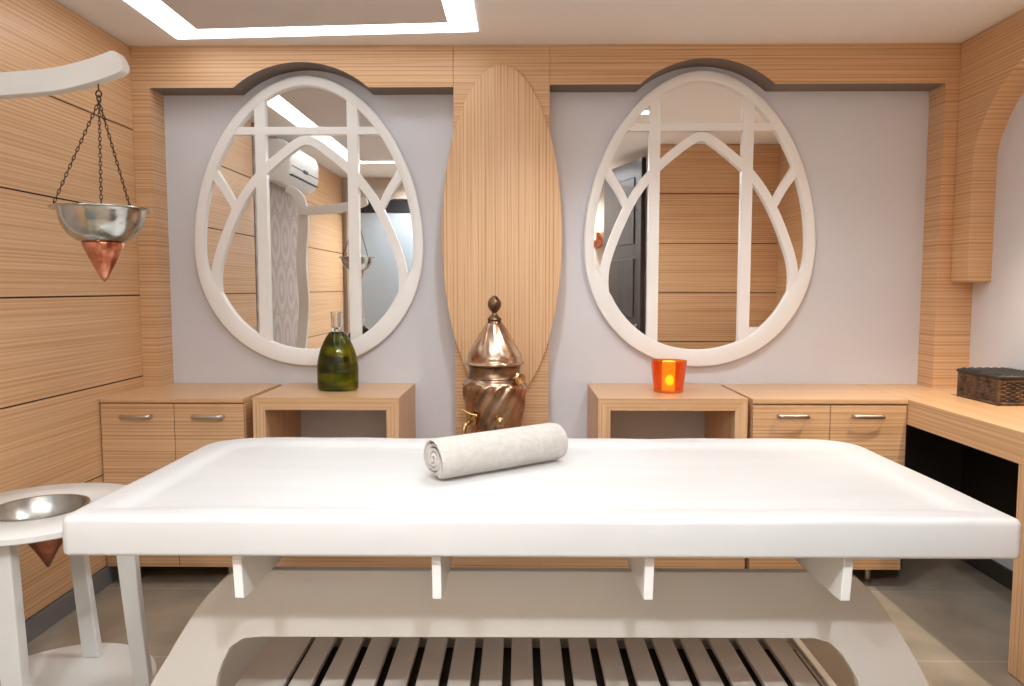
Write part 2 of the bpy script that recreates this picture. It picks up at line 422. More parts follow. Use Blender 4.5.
# ------------------------------------------------------------------ mirrors
def mirror(xc, z_top, z_bot, label):
    sx = .00507; ztotal = z_top - z_bot; sz = ztotal / 290.6
    X = lambda u: xc + u * sx
    Z = lambda v: z_top - (v - 76.4) * sz
    t = thing('wall_mirror', (xc, YG - .03, z_bot), label, 'mirror', None)
    a_, v0, up, dn = 114.3, 245.0, 168.6, 122.0
    def outp(th):
        s_, c_ = sin(th), cos(th)
        n_ = 1.9 if c_ > 0 else 2.08
        return (a_ * math.copysign(abs(s_) ** (2 / n_), s_), v0 - (up if c_ > 0 else dn) * math.copysign(abs(c_) ** (2 / n_), c_))
    N = 160; O = [outp(2 * pi * i / N) for i in range(N)]; I = []
    for i in range(N):
        a, c = O[i - 1], O[(i + 1) % N]; tx, tz = c[0] - a[0], c[1] - a[1]; l = math.hypot(tx, tz); nx, nz = -tz / l, tx / l
        v = O[i][1]; k = min(max((v - 264) / 42, 0), 1); k = k * k * (3 - 2 * k)
        w_ = 9.8 + 7.2 * k
        q = (O[i][0] + nx * w_, O[i][1] + nz * w_)
        I.append(q)
    y0, y1 = YG - .034, YG - .011
    b = MB(); rows = []
    e = .12
    for (P, y, f) in ((O, y1, 0), (O, y0 + .004, 0), (O, y0 + .001, .6), (O, y0, 1.2), (I, y0, -.8), (I, y0 + .001, -.4), (I, y0 + .004, 0), (I, y1, 0)):
        row = []
        for i in range(N):
            ou, oi = O[i], I[i]; dx, dz = oi[0] - ou[0], oi[1] - ou[1]; l = math.hypot(dx, dz)
            row.append((X(P[i][0] + dx / l * f), y, Z(P[i][1] + dz / l * f)))
        rows.append(row)
    b.grid(rows, None, cu=True, cv=True)
    b.build('frame', WHITE, t, smooth=50)
    # tracery
    def C(pts, w_, n=6):
        q = spline(pts, n); return [(X(u), Z(v)) for u, v in q]
    def half(u, m):
        # half width of inside of ring at v
        best = None
        for (p, q) in zip(I, I[1:] + I[:1]):
            if (p[1] - u) * (q[1] - u) <= 0 and p[0] * m > 0:
                best = p[0]
        return best
    tr = MB(); yy0, yy1 = y0 + .0015, y1
    for s_ in (-1, 1):
        u = 45.5 * s_
        top = min(q[1] for q in I if abs(abs(q[0]) - 45.5) < 4) - 3; bot = max(q[1] for q in I if abs(abs(q[0]) - 45.5) < 4) + 3
        tr.bar([(X(u), Z(top)), (X(u), Z(bot))], 10.6 * sx, yy0, yy1)
        q = C([(94 * s_, 170), (89 * s_, 178), (80 * s_, 192), (71.5 * s_, 209)], 0)
        tr.bar(q, [(9.5 - 3 * i / len(q)) * sx for i in range(len(q))], yy0 + .0008, yy1)
    hp = [(94 - 4.5, 313), (92.5, 298), (94, 280), (91.5, 261), (83, 236), (71, 209), (59, 189), (43, 170), (22, 152), (8, 142.2)]
    tr.bar(C([(-u, v) for u, v in hp] + [(0.0, 139.8)] + hp[::-1], 0, 8), 8.8 * sx, yy0 + .0004, yy1)
    hb = max(p[0] for p in O if abs(p[1] - 131) < 4) - 4
    tr.bar([(X(-hb), Z(130.5)), (X(hb), Z(130.5))], 7.6 * sz, yy0 + .0012, yy1)
    tr.build('tracery', WHITE, t, bevel=.0015)
    # glass
    b = MB(); rr = [[(X(p[0] * .975), y, Z(v0 + (p[1] - v0) * .975)) for p in O] for y in (YG + .001, y1 - .001)]
    V = b.grid(rr, MIRROR_EDGE, cu=True); b.cap(V[-1], MIRROR); b.cap(list(reversed(V[0])), MIRROR_EDGE)
    b.build('mirror_glass', None, t)
    return t
mirror(-1.068, 2.400, .952, 'egg-shaped white framed mirror on the grey wall behind the green bottle')
mirror(.900, 2.418, .950, 'egg-shaped white framed mirror on the grey wall above the orange candle holder')

# ------------------------------------------------------------------ furniture on the back wall
def handle(xc, z, y, parent):
    b = MB()
    pts = [(xc - .066, y, z), (xc - .066, y - .018, z), (xc - .058, y - .027, z), (xc - .03, y - .031, z), (xc, y - .032, z), (xc + .03, y - .031, z), (xc + .058, y - .027, z), (xc + .066, y - .018, z), (xc + .066, y, z)]
    b.tube(spline(pts, 4), .0095, n=12, flat=.55)
    b.build('handle', NICKEL, parent, smooth=50)
def cabinet(x0, x1, xm, label, handles, hz):
    yf = 3.1652
    t = thing('base_cabinet', ((x0 + x1) / 2, 3.35, 0), label, 'cabinet', None)
    MB().box(x0, x1, yf - .004, YG - .002, HD - .020, HD).build('top', W_TOP, t, bevel=.0015)
    b = MB()
    for a, c in ((x0, x0 + .018), (x1 - .018, x1)): b.box(a, c, yf + .02, YG - .004, .083, HD - .0203)
    b.box(x0 + .018, x1 - .018, yf + .03, YG - .004, .083, .101); b.box(x0 + .018, x1 - .018, YG - .012, YG - .004, .101, HD - .0203)
    b.build('body', W_H, t)
    for a, c, hx in ((x0 + .002, xm - .0015, handles[0]), (xm + .0015, x1 - .002, handles[1])):
        d = MB().box(a, c, yf, yf + .018, .086, HD - .0245).build('door', W_H, t, bevel=.001)
        handle(hx, hz, yf, d)
    for fx in (x0 + .10, x1 - .11):
        for fy in (yf + .08, YG - .1):
            b = MB(); b.lathe([(.022, 0), (.022, .01), (.015, .014), (.015, .0829)], (fx, fy, 0), 20); b.build('foot', STEEL, t, smooth=40)
    return t
cabinet(XL + .004, -1.232, -1.545, 'two-door wooden cabinet beside the panelled wood wall at left', (-1.712, -1.388), .777)
cabinet(1.030, 1.7095, 1.372, 'two-door wooden cabinet joining the desk at right', (1.206, 1.535), .784)
b = MB()
def console(x0, x1, label):
    yf, yb, th = 3.1652, YG - .002, .055
    t = thing('open_console', ((x0 + x1) / 2, 3.35, .30), label, 'console', None)
    zt = HD + .002
    # mitred frame: top and two sides
    b = MB(); z0 = .301
    b.grid([[(x0, yf, zt), (x1, yf, zt), (x1 - th, yf, zt - th), (x0 + th, yf, zt - th)], [(x0, yb, zt), (x1, yb, zt), (x1 - th, yb, zt - th), (x0 + th, yb, zt - th)]], None, cu=True)
    for y in (yf, yb): b.cap([b.bm.verts.new(q) for q in ((x0, y, zt), (x1, y, zt), (x1 - th, y, zt - th), (x0 + th, y, zt - th))])
    bmesh.ops.remove_doubles(b.bm, verts=b.bm.verts[:], dist=1e-5)
    b.build('top', W_TOP, t, bevel=.0012, bseg=1)
    for s_, xo in ((1, x0), (-1, x1)):
        b = MB(); xi = xo + s_ * th
        q = ((xo, z0), (xo, zt), (xi, zt - th), (xi, z0))
        r = [[(u, y, v) for u, v in q] for y in (yf, yb)]
        V = b.grid(r, None, cu=True); b.cap(V[0]); b.cap(list(reversed(V[1])))
        b.build('side_panel', W_V, t, bevel=.0012, bseg=1)
    return t
console(-1.192, -.540, 'open-fronted wooden console with the green bottle on top')
console(.347, 1.008, 'open-fronted wooden console with the orange candle holder on top')
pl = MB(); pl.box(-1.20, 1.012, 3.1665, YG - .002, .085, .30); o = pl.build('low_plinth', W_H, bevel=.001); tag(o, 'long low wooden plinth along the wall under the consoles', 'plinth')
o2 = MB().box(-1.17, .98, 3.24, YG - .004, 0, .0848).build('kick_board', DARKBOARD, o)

# ------------------------------------------------------------------ desk
t = thing('wooden_desk', (1.95, 2.5, 0), 'long wooden desk along the right wall carrying the dark wicker box', 'desk')
yn = 1.403; xd = 1.711
b = MB(); b.box(xd, XG - .001, yn, YF - .001, HD - .022, HD); b.box(xd, 2.030, YF - .001, YG - .001, HD - .022, HD); b.build('top', W_Y, t, bevel=.0012)
MB().box(xd, xd + .03, yn, YF - .003, .746, HD - .0225).build('apron', W_Y, t, bevel=.001)
MB().box(xd + .001, xd + .03, yn, 2.452, .005, .7455).build('side_panel', W_V, t, bevel=.001)
MB().box(xd + .031, XG - .002, 2.43, 2.452, .005, .8355).build('side_panel', W_V, t, bevel=.001)
MB().box(XG - .02, XG - .003, 2.46, YF - .002, .21, .8355).build('dark_board', DARKBOARD, t)  # dark sheets line the back and side under the desk
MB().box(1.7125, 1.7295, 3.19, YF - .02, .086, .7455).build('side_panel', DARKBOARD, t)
MB().box(1.7305, XG - .021, YF - .018, YF - .002, .15, .8355).build('dark_board', DARKBOARD, t)

# ------------------------------------------------------------------ massage table
TX0, TX1, TY0, TY1, TZ = -1.012, 1.093, 1.53, 2.385, .848
t = thing('massage_table', (.035, 1.95, 0), 'long white wooden massage table with a rolled towel on it', 'massage table')
def rrect(x0, x1, y0, y1, rf, rbk, n=10):
    pts = []
    for (cx_, cy_, a0, r) in ((x1 - rbk, y1 - rbk, 0, rbk), (x0 + rbk, y1 - rbk, pi / 2, rbk), (x0 + rf, y0 + rf, pi, rf), (x1 - rf, y0 + rf, 3 * pi / 2, rf)):
        for i in range(n + 1):
            a = a0 + pi / 2 * i / n; pts.append((cx_ + r * cos(a), cy_ + r * sin(a)))
    # subdivide the long straight runs so the softness of the edge stays even
    out = []
    for p, q in zip(pts, pts[1:] + pts[:1]):
        d = math.hypot(q[0] - p[0], q[1] - p[1]); k = max(1, int(d / .05))
        for i in range(k): out.append((p[0] + (q[0] - p[0]) * i / k, p[1] + (q[1] - p[1]) * i / k))
    return out
b = MB(); rows = []
prof = [(.012, -.086), (.004, -.0875), (.0, -.084), (-.0005, -.079), (-.001, -.05), (.0, -.014), (.0015, -.008), (.006, -.0025), (.013, -.0003), (.022, .0), (.05, 0), (.068, -.001), (.082, -.0045), (.096, -.0095), (.112, -.0125), (.135, -.0135), (.25, -.0135)]
base = rrect(TX0, TX1, TY0, TY1, .024, .13)
import mathutils
cxm, cym = (TX0 + TX1) / 2, (TY0 + TY1) / 2
def inset(k):
    # inset by shrinking a rounded rectangle with the same sample order
    r1, r2 = max(.035 - k, .03 if k > .06 else .012), max(.13 - k, .05)
    return rrect(TX0 + k, TX1 - k, TY0 + k, TY1 - k, r1, r2)
n0 = len(base)
def resamp(poly, n, sc=None):
    L = [0]; P = poly + poly[:1]
    for p, q in zip(P, P[1:]): L.append(L[-1] + math.hypot(q[0] - p[0], q[1] - p[1]))
    return P, L
for k, dz in prof:
    pts = []
    for (x, y) in base:
        # map the base point to the inset outline analytically: clamp towards corner centres
        f = k
        r = .13 if y > cym else .024
        ccx = min(max(x, TX0 + r), TX1 - r); ccy = min(max(y, TY0 + .024), TY1 - .13)
        dx, dy = x - ccx, y - ccy; l = math.hypot(dx, dy)
        if l < 1e-6: pts.append((x, y)); continue
        nx, ny = dx / l, dy / l
        kk = f
        if kk <= r * .85: q = (x - nx * kk, y - ny * kk)
        else:
            rem = kk - r * .85
            q = (x - nx * r * .85, y - ny * r * .85)
            q = (min(max(q[0], TX0 + kk), TX1 - kk), min(max(q[1], TY0 + kk), TY1 - kk))
        wob = .0012 * sin(q[0] * 9 + 1.3) + .0009 * sin(q[0] * 23 + q[1] * 11)
        pts.append((q[0], q[1], TZ + dz + (wob if -.0130 < dz else 0)))
    pts = [p if len(p) == 3 else (p[0], p[1], TZ + dz) for p in pts]
    rows.append(pts)
V = b.grid(rows, None, cu=True); b.cap(V[-1]); b.cap(list(reversed(V[0])))
b.build('tabletop', WHITE_TOP, t, smooth=60)
# arched side panels
def arch_panel(name, y0, y1, outl, inl, m):
    b = MB(); n = 60
    def samp(c, n):
        L = [0]
        for p, q in zip(c, c[1:]): L.append(L[-1] + math.hypot(q[0] - p[0], q[1] - p[1]))
        out = []
        for i in range(n + 1):
            d = L[-1] * i / n; j = 0
            while j < len(L) - 2 and L[j + 1] < d: j += 1
            u = (d - L[j]) / (L[j + 1] - L[j] + 1e-9); out.append((c[j][0] + (c[j + 1][0] - c[j][0]) * u, c[j][1] + (c[j + 1][1] - c[j][1]) * u))
        return out
    A, B = samp(outl, n), samp(inl, n)
    rows = [[(A[i][0], y0, A[i][1]), (B[i][0], y0, B[i][1]), (B[i][0], y1, B[i][1]), (A[i][0], y1, A[i][1])] for i in range(n + 1)]
    V = b.grid(rows, None, cu=True); b.cap(V[0]); b.cap(list(reversed(V[-1])))
    return b.build(name, m, t, smooth=35, bevel=.002)
OL = spline([(-1.055, .0), (-1.03, .12), (-.985, .24), (-.941, .338), (-.895, .412), (-.848, .490), (-.80, .560), (-.752, .612), (-.716, .642)], 5)
OR = spline([(.822, .642), (.862, .608), (.915, .540), (.962, .470), (1.012, .385), (1.05, .30), (1.085, .18), (1.11, .0)], 5)
IL = spline([(-.80, .0), (-.795, .15), (-.772, .339), (-.752, .403), (-.730, .443), (-.698, .464), (-.655, .468)], 5)
IR = spline([(.70, .472), (.752, .470), (.790, .450), (.826, .403), (.855, .345), (.885, .16), (.895, .0)], 5)
arch_panel('side_panel', 1.750, 1.775, OL + OR, IL + IR, CREAM)
lo = lambda C_, k: [(x, z * k) for x, z in C_]
arch_panel('side_panel', 2.28, 2.305, lo(OL + OR, .62), lo(IL + IR, .44), CREAM)
for x in (-.632, -.186, .288, .727):
    b = MB(); w = .0105; z1 = TZ - .086
    y_f, y_b = 1.558, 2.33
    P = [(y_f + .006, z1), (y_f, z1 - .02), (y_f + .010, .650), (1.60, .646), (1.74, .6425), (2.30, .6425), (y_b, .66), (y_b, z1)]
    r = [[(xx, y, z) for y, z in P] for xx in (x - w, x + w)]
    V = b.grid(r, None, cu=True); b.cap(V[0]); b.cap(list(reversed(V[1])))
    b.build('cross_beam', WHITE, t, bevel=.002)
for x in (-.87, 1.0):
    b = MB(); b.box(x - .022, x + .022, 2.307, 2.333, 0, .6424); b.build('leg', CREAM, t, bevel=.002)
b = MB(); b.box(-.892, 1.022, 2.276, 2.306, .60, .6424); b.build('rear_rail', CREAM, t, bevel=.002)
# slatted shelf
zs = .25; x_first = -.655; sp = .0882
for i in range(17):
    xa = x_first + i * sp + .012
    b = MB(); b.box(xa, xa + sp - .024, 1.80, 2.272, zs - .018, zs); b.build('slat', SLAT, t, bevel=.004)
b = MB(); b.box(-.79, .88, 1.80, 2.272, .178, .196); b.build('gap_shade_sheet', DARKBOARD, t, bevel=.002)  # dark sheet added so the gaps between slats look shaded
for y0, y1 in ((1.80, 1.84), (2.22, 2.26)):
    b = MB(); b.box(-.79, .88, y0, y1, zs - .05, zs - .0185); b.build('shelf_rail', SLAT, t, bevel=.002)
for xa, xb in ((-.79, -.655), (x_first + 17 * sp + .012, .88)):
    b = MB(); b.box(xa, xb, 1.78, 2.276, zs - .018, zs + .001); b.build('end_board', SLAT, t, bevel=.004)

# rolled towel
TOWEL = noisy(mat('offwhite_towelling', rgb(228, 221, 213), .95, spec=.1), rgb(186, 180, 173), rgb(198, 192, 185), 60, bump=.9, bscale=260, bdist=.002)
bsdf(TOWEL).inputs['Sheen Weight'].default_value = .3
A, B = Vector((-.232, 1.890, 0)), Vector((.108, 2.135, 0)); zt = TZ - .0135
ax = (B - A).normalized(); sd = Vector((-ax.y, ax.x, 0)); LT = (B - A).length
R = .0625
def sect(r0, turns, n, thick, end=None):
    pts = []
    for i in range(n + 1):
        f = i / n; a = -pi / 2 - .5 + 2 * pi * turns * (f - 1); r = r0 - thick * turns * (1 - f)
        pts.append((r * cos(a), r * sin(a)))
    return pts
b = MB(); turns = 4.0; th = .0128
cl = sect(R - th / 2, turns, 230, th)
half = []
prof2 = []
for i, (u, v) in enumerate(cl):
    a, c = cl[max(i - 1, 0)], cl[min(i + 1, len(cl) - 1)]; tx, tz = c[0] - a[0], c[1] - a[1]; l = math.hypot(tx, tz)
    nx, nz = tz / l, -tx / l; prof2.append((u, v, nx, nz))
hw = th * .36
loop = [(u + nx * hw, v + nz * hw) for u, v, nx, nz in prof2] + [(u - nx * hw, v - nz * hw) for u, v, nx, nz in reversed(prof2)]
K = 24; rows = []
def slump(u, v):
    v2 = v * .96; u2 = u * 1.03
    return u2, max(v2, -R * .93)
for k in range(K + 1):
    f = k / K; s_ = f * LT; rows.append([])
    e = min(f, 1 - f) * LT; shrink = 1 - .06 * max(0, 1 - e / .014) ** 2
    for j, (u, v) in enumerate(loop):
        r = math.hypot(u, v)
        tele = (.0035 * sin(r * 420) + .002 * sin(j * .11)) * (1 - 2 * f) if (k in (0, K)) else 0
        u2, v2 = slump(u, v)
        g_ = 1 + .012 * sin(s_ * 30 + math.atan2(v, u) * 2)
        sh = 1 if r < R * .8 else shrink
        p = A + ax * (s_ + (tele if k == 0 else 0)) + sd * (u2 * g_ * sh) + Vector((0, 0, zt + R * .93 + v2 * sh + .0005))
        rows[-1].append(tuple(p))
V = b.grid(rows, None, cu=True)
nl = len(loop); hl = nl // 2
for ring in (V[0], V[-1]):   # end caps of the spiral: quads between inner and outer line
    for i in range(hl - 1):
        b.cap([ring[i], ring[i + 1], ring[nl - 2 - i], ring[nl - 1 - i]])
o = b.build('rolled_towel', TOWEL, smooth=50); tag(o, 'rolled off-white towel lying on the white massage table', 'towel')

# ------------------------------------------------------------------ stand with hanging bowl (left)
RX, RY, RZ = -1.553, 2.262, .640
t = thing('oil_stand', (RX, RY, 0), 'white wooden stand at left with round ring shelf and long curved arm overhead', 'stand')
b = MB(); b.lathe([(.136, -.022), (.136, -.002), (.139, 0), (.300, 0), (.305, -.004), (.305, -.020), (.300, -.024), (.140, -.024)], (RX, RY, RZ), 96, closed=True)
b.build('ring_shelf', STANDW, t, smooth=40)
b = MB(); b.lathe([(0, 0), (.300, 0), (.304, .004), (.304, .026), (.300, .030), (0, .030)], (RX + .012, RY + .01, .0), 96)
b.build('base_disc', STANDW, t, smooth=40)
def board_leg(pts, ws, th):
    """pts centreline, ws widths (x), th thickness (y)"""
    b = MB(); rows = []
    for (x, y, z), w in zip(pts, ws):
        rows.append([(x - w / 2, y - th / 2, z), (x + w / 2, y - th / 2, z), (x + w / 2, y + th / 2, z), (x - w / 2, y + th / 2, z)])
    V = b.grid(rows, None, cu=True); b.cap(V[0]); b.cap(V[-1])
    return b.build('leg', STANDW, t, bevel=.004)
def leg(a, c, w0, w1, bow=(0, 0), th=.04):
    pts = []; ws = []
    for i in range(13):
        f = i / 12; k = 4 * f * (1 - f)
        pts.append((a[0] + (c[0] - a[0]) * f + bow[0] * k, a[1] + (c[1] - a[1]) * f + bow[1] * k, .0305 + (RZ - .0245 - .0305) * f)); ws.append(w0 + (w1 - w0) * f)
    return board_leg(pts, ws, th)
leg((-1.532, 2.475), (-1.585, 2.475), .060, .050, th=.03)
leg((-1.232, 2.262), (-1.280, 2.262), .050, .062, (-.004, 0), th=.03)
leg((-1.495, 2.045), (-1.520, 2.045), .062, .070)
# pole with a gentle wave and a curl on top
pp = spline([(-1.640, 2.06, .031), (-1.625, 2.05, .4), (-1.632, 2.03, .8), (-1.598, 2.015, 1.2), (-1.61, 2.015, 1.55), (-1.588, 2.02, 1.8), (-1.60, 2.022, 1.97), (-1.655, 2.022, 2.05), (-1.71, 2.022, 2.065)], 8)
b = MB(); rows = []
for i, p in enumerate(pp):
    a, c = pp[max(i - 1, 0)], pp[min(i + 1, len(pp) - 1)]; tx, tz = c[0] - a[0], c[2] - a[2]; l = math.hypot(tx, tz); nx, nz = -tz / l, tx / l
    w = .036 if i < len(pp) - 12 else .036 - .018 * (i - len(pp) + 12) / 12
    rows.append([(p[0] + nx * w, p[1] - .02, p[2] + nz * w), (p[0] - nx * w, p[1] - .02, p[2] - nz * w), (p[0] - nx * w, p[1] + .02, p[2] - nz * w), (p[0] + nx * w, p[1] + .02, p[2] + nz * w)])
V = b.grid(rows, None, cu=True); b.cap(V[0]); b.cap(V[-1]); b.build('pole', STANDW, t, smooth=40, bevel=.004)
# arm
ac = spline([(-1.60, 1.908), (-1.53, 1.909), (-1.465, 1.9135), (-1.38, 1.9195), (-1.29, 1.9290), (-1.21, 1.947), (-1.15, 1.966), (-1.128, 1.975), (-1.110, 1.983)], 6)
b = MB(); rows = []; n = len(ac)
for i, p in enumerate(ac):
    a, c = ac[max(i - 1, 0)], ac[min(i + 1, n - 1)]; tx, tz = c[0] - a[0], c[1] - a[1]; l = math.hypot(tx, tz); nx, nz = -tz / l, tx / l
    e = max(0, (i - (n - 9)) / 8); w = .0315 * sqrt(max(1 - (e * .985) ** 2.6, .02))
    rows.append([(p[0] + nx * w, 2.040, p[1] + nz * w), (p[0] - nx * w, 2.040, p[1] - nz * w), (p[0] - nx * w, 2.078, p[1] - nz * w), (p[0] + nx * w, 2.078, p[1] + nz * w)])
V = b.grid(rows, None, cu=True); b.cap(V[0]); b.cap(V[-1]); b.build('arm', STANDW, t, smooth=40, bevel=.004)

# basin in the ring
t = thing('metal_basin', (RX, RY, RZ), 'round tinned metal basin set into the white ring shelf at left', 'basin')
b = MB(); pr = [(.143, .004), (.1435, .0015), (.136, .0010), (.131, -.02), (.115, -.055), (.09, -.078), (.052, -.086), (0, -.087)]
b.lathe(pr[::-1] + [(.133, .0035), (.128, -.018), (.113, -.051), (.09, -.073), (.052, -.081), (0, -.082)], (RX, RY, RZ), 64)
b.build('bowl', TIN_IN, t, smooth=50)
b = MB(); b.lathe([(0, -.0865), (.062, -.0865), (.064, -.09), (.03, -.145), (.004, -.196), (0, -.198)], (RX + .02, RY, RZ), 40)
b.build('cone', COPPER_D, t, smooth=40)

# hanging bowl
BX, BY, BZ = -1.192, 2.06, 1.573
t = thing('hanging_bowl', (BX, BY, BZ), 'tinned metal bowl with copper cone hanging on chains from the white arm', 'hanging bowl')
b = MB()
prof = [(.146, .001), (.147, -.002), (.141, -.005), (.131, -.004), (.126, -.012), (.121, -.035), (.112, -.056), (.096, -.076), (.076, -.090), (.058, -.097), (0, -.099)]
b.lathe([(r_ * .885, z_) for r_, z_ in prof[::-1] + [(.130, 0), (.123, -.012), (.118, -.035), (.109, -.054), (.093, -.073), (.07, -.087), (0, -.094)]], (BX, BY, BZ), 72)
b.build('bowl', TIN, t, smooth=50)
b = MB(); b.lathe([(0, -.097), (.053, -.097), (.0545, -.100), (.046, -.121), (.030, -.157), (.013, -.192), (.004, -.206), (0, -.208)], (BX, BY, BZ), 40, fn=lambda a, z: 1 + .022 * sin(7 * a + z * 150) * sin(z * 310 + 3 * a))
b.build('copper_cone', COPPER, t, smooth=50)
AP = Vector((BX + .006, BY, 1.872))
def chain(p, q, name='chain'):
    b = MB(); p, q = Vector(p), Vector(q); L = (q - p).length; d = (q - p).normalized(); ll = .0125; n = int(L / ll)
    s1 = d.orthogonal().normalized(); s2 = d.cross(s1)
    for i in range(n):
        c = p + d * (L * (i + .5) / n); s_ = s1 if i % 2 else s2
        pts = [c + d * (.0088 * cos(2 * pi * k / 10)) + s_ * (.0034 * sin(2 * pi * k / 10)) for k in range(10)]
        b.tube(pts, .0013, n=5, closed=True)
    return b.build(name, CHAIN, t, smooth=60)
for a in (math.radians(199), math.radians(-60), math.radians(80)):
    chain(AP, (BX + .122 * cos(a), BY + .122 * sin(a), BZ + .002))
b = MB()
b.tube([(AP.x, BY + .009 * cos(k * pi / 8), AP.z + .006 + .009 * sin(k * pi / 8)) for k in range(16)], .0022, n=8, closed=True)
b.tube([(AP.x + .008 * cos(k * pi / 8), BY, AP.z + .020 + .009 * sin(k * pi / 8)) for k in range(16)], .0022, n=8, closed=True)
b.tube([(AP.x, BY, AP.z + .029), (AP.x, BY, 1.9195)], .0022, n=8)
b.build('hook', CHAIN, t, smooth=60)

# ------------------------------------------------------------------ urn (samovar)
UX, UY = -.119, 3.345
ZP = .302
t = thing('copper_urn', (UX, UY, ZP), 'tall copper and brass water urn with pointed lid in front of the oval panel', 'urn')
def flut(a, z): return 1 + .034 * sin(14 * a - z * 60)
body = [(.085, .645), (.10, .66), (.118, .70), (.132, .76), (.141, .82), (.147, .87), (.148, .893), (.142, .912), (.130, .925), (.124, .932)]
pr = spline([(r, z) for r, z in body], 5)
b = MB(); b.lathe([(0, .645)] + pr[:-1], (UX, UY, 0), 120, fn=lambda a, z: flut(a, z) if .66 < z < .905 else 1)
b.build('body', SAMO, t, smooth=60)
b = MB(); b.lathe([(.124, .928), (.128, .934), (.122, .940), (.119, .965), (.121, .985), (.128, .990), (.128, .994), (.0, .994)], (UX, UY, 0), 64)
b.build('neck', SAMO_D, t, smooth=40)
b = MB(); lid = spline([(.137, .994), (.139, .999), (.132, 1.006), (.128, 1.018), (.127, 1.030), (.118, 1.052), (.102, 1.080), (.085, 1.108), (.066, 1.140), (.046, 1.172), (.036, 1.186)], 4)
b.lathe([(0, .9945)] + lid + [(0, 1.187)], (UX, UY, 0), 120, fn=lambda a, z: 1 + (.010 * sin(12 * a + z * 34) * min(1, max(0, (z - 1.03) * 40)) * min(1, max(0, (1.18 - z) * 40))))
b.build('lid', SAMO, t, smooth=60)
b = MB(); fin = spline([(.034, 1.186), (.030, 1.196), (.033, 1.203), (.024, 1.214), (.014, 1.224), (.010, 1.232), (.014, 1.238), (.024, 1.250), (.0305, 1.268), (.029, 1.285), (.020, 1.300), (.010, 1.310), (.003, 1.313)], 4)
b.lathe(fin, (UX, UY, 0), 32, fn=lambda a, z: 1 + (.04 * sin(8 * a) if z > 1.236 else 0)); b.build('finial', SAMO_D, t, smooth=60)
b = MB(); b.lathe([(0, 0), (.15, 0), (.152, .012), (.13, .03), (.06, .05), (.045, .09), (.05, .16), (.062, .24), (.058, .29), (.082, .3435), (0, .3435)], (UX, UY, ZP + .0003), 48); b.build('pedestal', SAMO_D, t, smooth=40)
# side knob and taps
b = MB()
MK = Matrix.Translation((UX + .108, UY - .088, .938)) @ Matrix.Rotation(math.radians(-50), 4, 'Z') @ Matrix.Rotation(pi / 2, 4, 'Y')
tmp = MB(); tmp.lathe([(0, -.02), (.012, -.02), (.012, .004), (.024, .008), (.030, .018), (.024, .026), (.014, .026), (.010, .022), (0, .022)], (0, 0, 0), 28)
b.merge(tmp.bm, None, MK); b.build('side_knob', BRASS, t, smooth=50)
def tap(x, y, z, sx, big=1):
    b = MB()
    b.tube(spline([(x, y + .03, z), (x - .01 * sx, y - .02, z + .002), (x - .03 * sx, y - .055, z - .012), (x - .035 * sx, y - .065, z - .05)], 6), .0085 * big, n=12)
    b.tube([(x - .012 * sx, y - .025, z), (x - .012 * sx, y - .025, z + .035)], .006 * big, n=10)
    b.tube(spline([(x - .045 * sx, y - .027, z + .056), (x - .012 * sx, y - .025, z + .038), (x + .022 * sx, y - .023, z + .030)], 5), .0055 * big, n=10)
    b.tube([(x - .002, y + .02, z), (x - .004, y - .008, z)], .019 * big, n=16)
    b.build('tap', BRASS, t, smooth=50)
tap(UX - .098, UY - .095, .742, 1, 1.15)
b = MB(); b.lathe([(0, 0), (.012, 0), (.013, .02), (.020, .026), (.020, .034), (.010, .042), (0, .043)], (0, 0, 0), 24)
b.bm.transform(Matrix.Translation((UX + .030, UY - .112, .748)) @ Matrix.Rotation(pi / 2, 4, 'X'))
b.build('plug', BRASS, t, smooth=50)

# ------------------------------------------------------------------ bottle
BXX, BYY = -.873, 3.42
t = thing('green_bottle', (BXX, BYY, HD + .002), 'dark green glass bottle with clear neck on the left open console', 'bottle')
GL = mat('green_glass', rgb(170, 178, 40), .03, 0, .5, IOR=1.45); bsdf(GL).inputs['Transmission Weight'].default_value = .85
gm = noisy(GL, rgb(150, 150, 14), rgb(48, 58, 16), 6, 2, stretch=(1, 1, 2.4), lo=.42, hi=.56)
CLEAR = mat('clear_neck_glass', (.95, .93, .92, 1), .02, 0, .5, IOR=1.45); bsdf(CLEAR).inputs['Transmission Weight'].default_value = 1
z0 = HD + .0025
bp = spline([(.080, 0), (.092, .004), (.097, .016), (.098, .06), (.0985, .10), (.095, .14), (.086, .18), (.072, .218), (.056, .250), (.042, .270), (.032, .278), (.028, .280)], 4)
def sq(a, z): return 1 - .05 * abs(sin(2 * a)) * 0 
b = MB(); rows = []
def lat2(prof, yk, x_, y_, z_, n=64, m=None, cap_top=True):
    b = MB(); rows = [[(x_ + r * cos(2 * pi * j / n), y_ + r * yk * sin(2 * pi * j / n), z_ + z) for j in range(n)] for r, z in prof]
    V = b.grid(rows, None, cu=True); b.cap(list(reversed(V[0])))
    if cap_top: b.cap(V[-1])
    return b
lat2(bp, .72, BXX, BYY, z0).build('body', GL, t, smooth=60)
lat2([(.029, .2805), (.0265, .30), (.0265, .33), (.0285, .366), (.0305, .374), (.0265, .374), (.022, .35), (.021, .30), (.0, .288)], 1, BXX, BYY, z0, 32, cap_top=False).build('neck', CLEAR, t, smooth=50)

